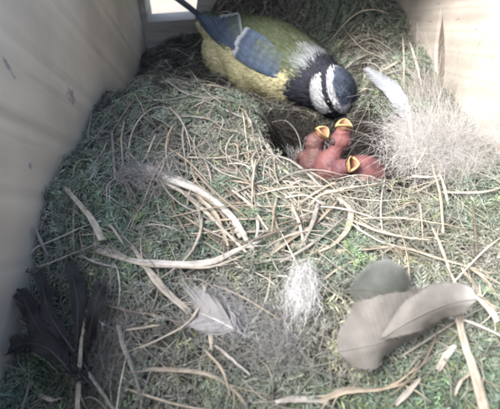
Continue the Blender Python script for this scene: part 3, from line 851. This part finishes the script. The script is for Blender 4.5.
# ------------------------------------------------------------------ adult bird
SPN = [at_depth(208, 24, 25.3), at_depth(226, 37, 24.9), at_depth(247, 49, 24.2), at_depth(268, 58, 23.5), at_depth(291, 70, 22.7), at_depth(312, 80, 22.0), at_depth(327, 89, 21.5)]
SPR = [.58, 1.2, 1.76, 1.98, 1.82, 1.40, 1.14]
UPB = nrm(cam_vec(.32, .86, .40))
sp = spline(SPN, 61); sr = np.interp(np.linspace(0, 6, 61), range(7), SPR)
sr = np.convolve(np.pad(sr, 4, 'edge'), np.ones(9) / 9, 'valid')
sT = nrm(np.gradient(sp, axis=0)); sU = nrm(UPB[None] - (sT @ UPB)[:, None] * sT); sRt = np.cross(sT, sU)    # sRt: the bird's right side
HC = at_depth(333, 92, 20.4)
HF = nrm(cam_vec(.30, -.95, -.02)); HU = cam_vec(.68, .16, .72); HU = nrm(HU - (HU @ HF) * HF); HR = np.cross(HF, HU)
def skin_c(s_, d_): return sp[int(s_ * 60)] - sU[int(s_ * 60)] * d_
parts = [(sp[i], np.stack([sT[i], sRt[i], sU[i]]), (sr[i] * .6, sr[i] * .96, sr[i])) for i in range(0, 61, 2)]
parts += [(skin_c(.25, .75), np.stack([sT[14], sRt[14], sU[14]]), (1.9, 1.35, 1.45)), (skin_c(.45, .5), np.stack([sT[27], sRt[27], sU[27]]), (1.7, 1.7, 1.75))]
parts += [(HC, np.stack([HF, HR, HU]), (1.20, 1.07, 1.05)), (HC + HF * .55 - HU * .05, np.stack([HF, HR, HU]), (.72, .72, .70))]
BV, BF, BN = weld(parts, .07, 22)
bird = empty('blue_tit', (HC[0] - 2.2, HC[1] + 2, h(1.5, 21)), 'small songbird with green back, yellow belly and blue cap, bending over chicks', 'bird')

GREEN = np.array([.092, .112, .066]); YEL = np.array([.57, .54, .33]); BLUE = np.array([.072, .100, .150]); DARK = np.array([.030, .033, .045]); WHT = np.array([.44, .46, .49]); NAPE = np.array([.30, .325, .35]); CROWN = np.array([.07, .088, .125])
def lerp(a, b, k): return a + (b - a) * k
def plumage(P):
    P = np.atleast_2d(P)
    d2 = ((P[:, None, :] - sp[None]) ** 2).sum(-1); i = d2.argmin(1)
    q = P - sp[i]; up = (q * sU[i]).sum(1) / sr[i]; rt_ = (q * sRt[i]).sum(1) / sr[i]
    s = i / 60.0
    ang = np.degrees(np.arctan2(np.abs(rt_), up))
    nz = vnoise(P[:, 0] * 3 + P[:, 2] * 2, P[:, 1] * 3)
    k = sstep(90 + 8 * nz, 104 + 8 * nz, ang + 4 * (1 - s))[:, None]
    c = lerp(GREEN * (1 + .15 * nz[:, None]), YEL * (1 + .08 * nz[:, None]), k)
    c = lerp(c, GREEN * .9 + np.array([.02, .04, .07]), (sstep(.12, .02, s) * sstep(70, 50, ang))[:, None])
    # greyish white patch on the hind neck and shoulder, then the dark collar
    c = lerp(c, NAPE, (sstep(.74, .85, s + .03 * nz) * sstep(92, 50, ang))[:, None] * .9)
    hv = P - HC
    f = hv @ HF / 1.24; u = hv @ HU / 1.08; r = np.abs(hv @ HR) / 1.10
    inhead = sstep(.76, .82, s) > .5
    col_k = sstep(.865 + .02 * nz, .90 + .02 * nz, s + .08 * sstep(60, 115, ang))[:, None]
    c = lerp(c, DARK, col_k)
    hd = (np.sqrt((hv ** 2).sum(1)) < 1.6) & (f > -.78)
    e = u + .12 * f                                     # height on the head
    cheek = hd & (e < .10) & (e > -.80) & (f > -.66) & (f < .74) & (r > .26)
    eyeline = hd & (e >= .10) & (e < .33)
    brow = hd & (e >= .33) & (e < .56)
    crown = hd & (e >= .56)
    c = np.where((hd & ~cheek)[:, None], DARK, c)
    c = np.where(cheek[:, None], WHT, c); c = np.where(eyeline[:, None], DARK, c)
    c = np.where(brow[:, None], WHT, c); c = np.where(crown[:, None], CROWN * (1 + .2 * nz[:, None]), c)
    fore = hd & (f > .70) & (e > .33)
    c = np.where(fore[:, None], WHT, c)
    return c
obj('body', BV, BF, M_PLUME, bird, plumage(BV), smooth=True)
# body feathers as soft fibres lying tailward over the skin
tri = np.array([f[:3] for f in BF]); nf = 20000
areas = np.linalg.norm(np.cross(BV[tri[:, 1]] - BV[tri[:, 0]], BV[tri[:, 2]] - BV[tri[:, 0]]), axis=1)
pick = rng.choice(len(tri), nf, p=areas / areas.sum())
w1, w2 = U(0, 1, nf), U(0, 1, nf); fl = w1 + w2 > 1; w1[fl] = 1 - w1[fl]; w2[fl] = 1 - w2[fl]
fp = BV[tri[pick, 0]] * (1 - w1 - w2)[:, None] + BV[tri[pick, 1]] * w1[:, None] + BV[tri[pick, 2]] * w2[:, None]
fn = nrm(BN[tri[pick, 0]])
ii = ((fp[:, None, :] - sp[None]) ** 2).sum(-1).argmin(1)
onhead = np.linalg.norm(fp - HC, axis=1) < 1.35
flow = np.where(onhead[:, None], -HF[None], -sT[ii]) + .16 * rng.normal(size=(nf, 3))
flow = nrm(flow - (flow * fn).sum(1, keepdims=True) * fn)
fl_ = np.where(onhead, U(.14, .26, nf), U(.28, .52, nf))[:, None]
fw = np.cross(fn, flow) * np.where(onhead, .022, .046)[:, None]
p0 = fp + fn * .0; p1 = fp + flow * fl_ * .5 + fn * .055; p2 = fp + flow * fl_ + fn * U(.03, .13, (nf, 1))
FV = np.stack([p0 - fw, p0 + fw, p1 - fw, p1 + fw, p2 - fw * .25, p2 + fw * .25], 1).reshape(-1, 3)
b0 = (np.arange(nf) * 6)[:, None]
FF = np.concatenate([b0 + np.array([[0, 1, 3, 2]]), b0 + np.array([[2, 3, 5, 4]])])
FC = np.repeat(plumage(fp + np.where(onhead, .028, .08)[:, None] * rng.normal(size=fp.shape)) * U(.74, 1.26, (nf, 1)), 6, 0)
tag(obj('plumage', FV, FF, M_PLUME, bird, FC), kind='stuff')

def skin_pt(s, ang, off, side=1):
    """point on the bird's flank: s along the back, ang degrees from the spine towards its side; s may run past the tail"""
    f = np.clip(s, 0, 1) * 60; i = min(int(f), 59); a = f - i
    c = sp[i] * (1 - a) + sp[i + 1] * a; r = sr[i] * (1 - a) + sr[i + 1] * a
    A = math.radians(ang)
    p = c + (sU[i] * math.cos(A) + sRt[i] * side * math.sin(A) * .96) * (r + off)
    if s < 0: p = p + sT[0] * s * 7.0
    return p

def bird_feather(name, parent, p0, p1, pm, width, colour, up, tip=None, edge=None, n=14):
    """one laid feather as a slightly arched blade: rounded tip, coloured edge"""
    path = spline([p0, pm, p1], n); T = nrm(np.gradient(path, axis=0))
    S = nrm(np.cross(T, np.asarray(up)[None])); N = np.cross(S, T)
    t = np.linspace(0, 1, n); w = width * np.interp(t, [0, .12, .6, .9, 1], [.45, .8, 1, .9, .6])
    js = np.linspace(-1, 1, 7)
    V = np.concatenate([(path[i][None] + S[i][None] * (js * w[i])[:, None] - N[i][None] * (.18 * w[i] * js ** 2)[:, None]) for i in range(n)])
    V = np.concatenate([V, V - np.repeat(N, 7, 0) * .012])
    I = np.arange(n * 7).reshape(n, 7)
    F = np.stack([I[:-1, :-1], I[:-1, 1:], I[1:, 1:], I[1:, :-1]], -1).reshape(-1, 4)
    F = np.concatenate([F, F[:, ::-1] + n * 7])
    c = np.tile(np.array(colour), (n, 7, 1)) * (1 + .12 * np.sin(np.arange(n) * 1.7))[:, None, None]
    if edge is not None: c[:, -1] = edge; c[:, -2] = lerp(c[:, -2], np.array(edge), .4)
    if tip is not None: c[-2:] = tip
    c = c.reshape(-1, 3)
    return obj(name, V, F, M_PLUME, parent, np.concatenate([c, c * .8]), smooth=True)

for side in (1, -1):
    wing = empty('wing', (0, 0, 0), None, None); wing.parent = bird
    wing.location = Vector((0, 0, 0))
    # shoulder and wing coverts hug the flank, flight feathers run past the rump
    for k in range(9):                                            # primaries and secondaries, outermost lowest
        a0 = 100 - 3.6 * k; s0 = .50 - .012 * k; s1 = -.05 + .030 * k if k < 6 else .12 + .05 * (k - 6)
        a1 = 78 - 6.5 * k
        p0 = skin_pt(s0, a0, .10 + .014 * k, side); p1 = skin_pt(s1, a1, .16 + .014 * k, side); pm = skin_pt((s0 + s1) / 2, (a0 + a1) / 2 + 3, .16 + .014 * k, side)
        up = nrm(pm - sp[int(max(0, (s0 + s1) / 2) * 60)])
        bird_feather('flight_feather', wing, p0, p1, pm, .20 if k < 6 else .27, BLUE * (.95 + .07 * (k % 3)) if k < 7 else lerp(BLUE, GREEN, .5), up,
                     tip=(.40, .43, .46) if k >= 6 else None, edge=(.16, .22, .32) if k < 5 else (.40, .44, .46))
    for k in range(6):                                            # greater coverts with white tips: the wing bar
        a0 = 102 - 7 * k; s0 = .66 - .004 * k; s1 = .40 + .004 * k; a1 = a0 - 6
        p0 = skin_pt(s0, a0, .16, side); p1 = skin_pt(s1 + U(-.012, .012), a1, .25 + .01 * k, side); pm = skin_pt((s0 + s1) / 2, (a0 + a1) / 2, .26, side)
        bird_feather('covert_feather', wing, p0, p1, pm, .20, BLUE * U(.95, 1.2), nrm(pm - sp[33]), tip=(.36, .39, .43))
    for k in range(4):                                            # lesser coverts
        a0 = 98 - 9 * k; p0 = skin_pt(.72, a0 + 4, .06, side); p1 = skin_pt(.54, a0 - 2, .27, side); pm = skin_pt(.63, a0, .25, side)
        bird_feather('covert_feather', wing, p0, p1, pm, .22, lerp(BLUE * 1.15, GREEN, .22 * k), nrm(pm - sp[40]))

for k in range(6):                                                # tail
    off = (k - 2.5)
    p0 = sp[3] + sRt[3] * off * .11 + sU[3] * .05; p1 = sp[0] - sT[0] * (3.6 - .06 * abs(off)) + sRt[0] * off * .27 + sU[0] * (.25 - .02 * abs(off))
    bird_feather('tail_feather', bird, p0, p1, (p0 + p1) / 2 + sU[0] * .05, .22, BLUE * .85, sU[0], edge=(.14, .19, .28))

# bill, eyes, legs
def cone(p0, p1, r0, flat_dir, col, parent, name, mat, flat=.75):
    path = spline([p0, (p0 + p1) / 2, p1], 8); t = np.linspace(0, 1, 8)
    V, F, C = ribbon(path, r0 * (1 - t ** 1.4 * .93), flat, np.zeros(8), np.tile(col, (8, 1)), sides=10)
    return obj(name, V, F, mat, parent, C, smooth=True)
bb = HC + HF * 1.18 - HU * .06
cone(bb + HU * .06, bb + HF * .85 + HU * .0, .17, HU, (.02, .02, .025), bird, 'upper_bill', M_HORN)
cone(bb - HU * .06, bb + HF * .78 - HU * .06, .13, HU, (.02, .02, .025), bird, 'lower_bill', M_HORN)
for sg in (1, -1):
    c = HC + HF * .52 + HU * .20 + HR * sg * .93
    V, F = ellipsoid(c, np.eye(3), (.15, .15, .15)); obj('eye', V, F, M_EYE, bird, (.01, .008, .007), smooth=True)
for sg, s_ in ((1, .46), (-1, .50)):
    hip = skin_pt(s_, 150, -.25, sg)
    gx_, gy_ = hip[0] + .2, hip[1] + .1
    ft = np.array([gx_, gy_, float(h(gx_, gy_)) + .28])
    knee = (hip + ft) / 2 + nrm(sT[30] * np.array([1, 1, 0])) * -.25
    path = spline([hip, knee, ft], 12)
    V, F, C = ribbon(path, np.linspace(.14, .065, 12), 1.0, np.zeros(12), np.tile((.10, .12, .16), (12, 1)), sides=8)
    leg = obj('leg', V, F, M_HORN, bird, C, smooth=True)
    for q in (-.5, 0, .5, math.pi):
        dd = nrm(sT[30] * np.array([1, 1, 0])); dd = np.array([dd[0] * math.cos(q) - dd[1] * math.sin(q), dd[0] * math.sin(q) + dd[1] * math.cos(q), 0])
        tp = ft + dd * .85; tp[2] = float(h(tp[0], tp[1])) + .2
        V, F, C = ribbon(spline([ft, (ft + tp) / 2 + np.array([0, 0, .1]), tp], 8), np.linspace(.06, .03, 8), 1.0, np.zeros(8), np.tile((.09, .11, .15), (8, 1)), sides=6)
        obj('toe', V, F, M_HORN, leg, C, smooth=True)

# ------------------------------------------------------------------ chicks
def chick(body_c, body_dir, body_r, neck, head_c, gape_dir, gape_side, open_w, open_h, label, skin=(.205, .085, .085), dark=0.0):
    body_c = np.asarray(body_c, float); head_c = np.asarray(head_c, float)
    bd = nrm(np.asarray(body_dir, float)); up = np.array([0, 0, 1.0]); rt_ = nrm(np.cross(bd, up)); up = np.cross(rt_, bd)
    gd = nrm(np.asarray(gape_dir, float)); gs = np.asarray(gape_side, float); gs = nrm(gs - (gs @ gd) * gd); gu = np.cross(gs, gd)
    ax = np.stack([bd, rt_, up])
    parts = [(body_c, ax, (body_r * 1.22, body_r, body_r * .92)), (body_c - bd * body_r * .75 - up * .1, ax, (body_r * .75, body_r * .7, body_r * .65))]
    parts += chain([body_c + bd * body_r * .7] + list(neck) + [head_c - gd * .15], [.44, .33, .29, .33], 6)
    parts += [(head_c - gd * .05, np.stack([gd, gs, gu]), (.45, .43, .42)), (head_c + gd * .26, np.stack([gd, gs, gu]), (.38, open_w * 1.15, open_h * 1.2))]
    for sg in (-1, 1):
        parts += chain([body_c + bd * body_r * .35 + rt_ * sg * body_r * .85 + up * .1, body_c + rt_ * sg * body_r * 1.2 + up * .0, body_c - bd * .35 + rt_ * sg * body_r * 1.15 - up * .15], [.24, .19, .12], 4)
    V, F, N = weld(parts, .055, 5)
    t_ = empty('chick', (body_c[0], body_c[1], body_c[2] - body_r), label, 'chick', 'naked chicks in the nest cup')
    nz = vnoise(V[:, 0] * 3.5 + V[:, 2] * 3, V[:, 1] * 3.5)[:, None]
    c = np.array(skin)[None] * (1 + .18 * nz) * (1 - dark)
    blotch = sstep(.05, .6, vnoise(V[:, 0] * 1.8 + 5, V[:, 2] * 2.2 + V[:, 1]))[:, None]
    c = lerp(c, c * np.array([.72, .75, .85]), blotch)
    # throat hollow: push the front of the head in, so that the mouth is open
    rel = V - (head_c + gd * .50); a = rel @ gd; b = (rel @ gs) / (open_w * .9); d_ = (rel @ gu) / (open_h * .9)
    inn = (b * b + d_ * d_ < 1) & (a > -.45)
    V[inn] -= gd[None] * (.42 * np.sqrt(np.maximum(0, 1 - (b * b + d_ * d_)[inn])))[:, None] * np.clip((a[inn] + .45) / .3, 0, 1)[:, None]
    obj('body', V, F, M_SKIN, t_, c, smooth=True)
    # mouth lining: a bowl from rim to throat
    nr_, na = 7, 24
    Vm, Cm = [], []
    def rim(q, k):                                               # rounded diamond outline
        cx, sx = math.cos(q), math.sin(q)
        p = .62
        return abs(cx) ** 1.3 * math.copysign(1, cx) * open_w * k * 1.08, abs(sx) ** 1.5 * math.copysign(1, sx) * open_h * k * 1.25
    O = head_c + gd * .52
    for i in range(nr_):
        k = 1 - i / (nr_ - 1) * .97
        for q in range(na):
            x_, y_ = rim(2 * math.pi * q / na, k)
            lipf = .26 * abs(math.sin(2 * math.pi * q / na))
            Vm.append(O + gs * x_ + gu * y_ + gd * (lipf * k - .36 * (1 - k ** 2.2)))
            Cm.append(lerp(np.array([.46, .28, .17]), np.array([.25, .08, .06]), min(1, (1 - k) * 1.5)))
    I = np.arange(nr_ * na).reshape(nr_, na); J = np.roll(I, -1, 1)
    obj('mouth', Vm, np.stack([I[:-1], J[:-1], J[1:], I[1:]], -1).reshape(-1, 4), M_GAPE, t_, np.array(Cm), smooth=True)
    # swollen yellow flange around the gape
    path = []
    for q in range(na):
        x_, y_ = rim(2 * math.pi * q / na, 1.0)
        path.append(O + gs * x_ + gu * y_ + gd * (.26 * abs(math.sin(2 * math.pi * q / na))))
    path = np.array(path); Vr = []; ks = 8
    for q in range(na):
        tdir = nrm(path[(q + 1) % na] - path[q - 1]); outv = nrm(np.cross(tdir, gd)); fat = .024 + .04 * abs(math.cos(2 * math.pi * q / na)) ** 2
        for e in range(ks):
            A = 2 * math.pi * e / ks
            Vr.append(path[q] + outv * math.cos(A) * fat + gd * math.sin(A) * fat * 1.1)
    I = np.arange(na * ks).reshape(na, ks); J = np.roll(I, -1, 1); I2 = np.roll(I, -1, 0); J2 = np.roll(J, -1, 0)
    obj('gape_flange', Vr, np.stack([I, J, J2, I2], -1).reshape(-1, 4), M_GAPE, t_, np.tile((.52, .39, .19), (na * ks, 1)) * (1 - dark * .6), smooth=True)
    nd = 46                                                      # a few wisps of natal down on crown and back
    r0 = np.where((np.arange(nd) < 22)[:, None], head_c[None] - gd * .2 + .3 * nrm(rng.normal(size=(nd, 3)) + gu * 1.2), body_c[None] + body_r * .9 * nrm(rng.normal(size=(nd, 3)) * .5 + up))
    dv = nrm(rng.normal(size=(nd, 3)) + np.array([0, 0, .8])); L = U(.15, .42, (nd, 1)); bnd = .35 * rng.normal(size=(nd, 3))
    P = np.stack([r0 + dv * L * q + bnd * L * q * q for q in (0, .33, .66, 1)], 1)
    v, f, c_ = tubes(P, np.tile([.007, .006, .005, .003], (nd, 1)), np.tile((.34, .32, .30), (nd, 1)), 3)
    tag(obj('natal_down', v, f, M_HAIR, t_, c_), kind='stuff')
    for sg in (-1, 1):                                          # closed bulging eyes under the skin
        V, F = ellipsoid(head_c + gs * sg * .30 + gu * .17 - gd * .06, np.eye(3), (.165, .165, .165))
        obj('eye_bulge', V, F, M_SKIN, t_, (.075, .045, .05), smooth=True)
    return t_

def D(px, py, lam): return at_depth(px, py, lam)
# middle chick: neck stretched straight up to the adult's bill
chick(D(328, 168, 18.4), cam_vec(.1, .6, .5), .70, [D(332, 156, 18.1), D(338, 147, 17.9)], D(341, 139, 17.8), cam_vec(.10, .80, .62), cam_vec(1, 0, .1), .29, .23,
      'pink chick in the middle stretching its neck up to the adult bill')
# left chick: skin and flange a little darker
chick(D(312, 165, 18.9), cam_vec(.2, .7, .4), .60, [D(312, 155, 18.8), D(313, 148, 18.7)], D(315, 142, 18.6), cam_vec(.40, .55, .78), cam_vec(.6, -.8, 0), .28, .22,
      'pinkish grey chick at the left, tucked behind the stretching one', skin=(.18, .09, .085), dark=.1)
# right chick: lies in front, gape turned to the viewer
chick(D(364, 174, 17.9), cam_vec(-.9, .12, .2), .84, [D(352, 172, 17.6), D(347, 170, 17.4)], D(342, 169, 17.3), cam_vec(.40, .26, .85), cam_vec(.35, 1, 0), .28, .20,
      'plump pink chick lying lowest in the cup with its gape turned sideways')
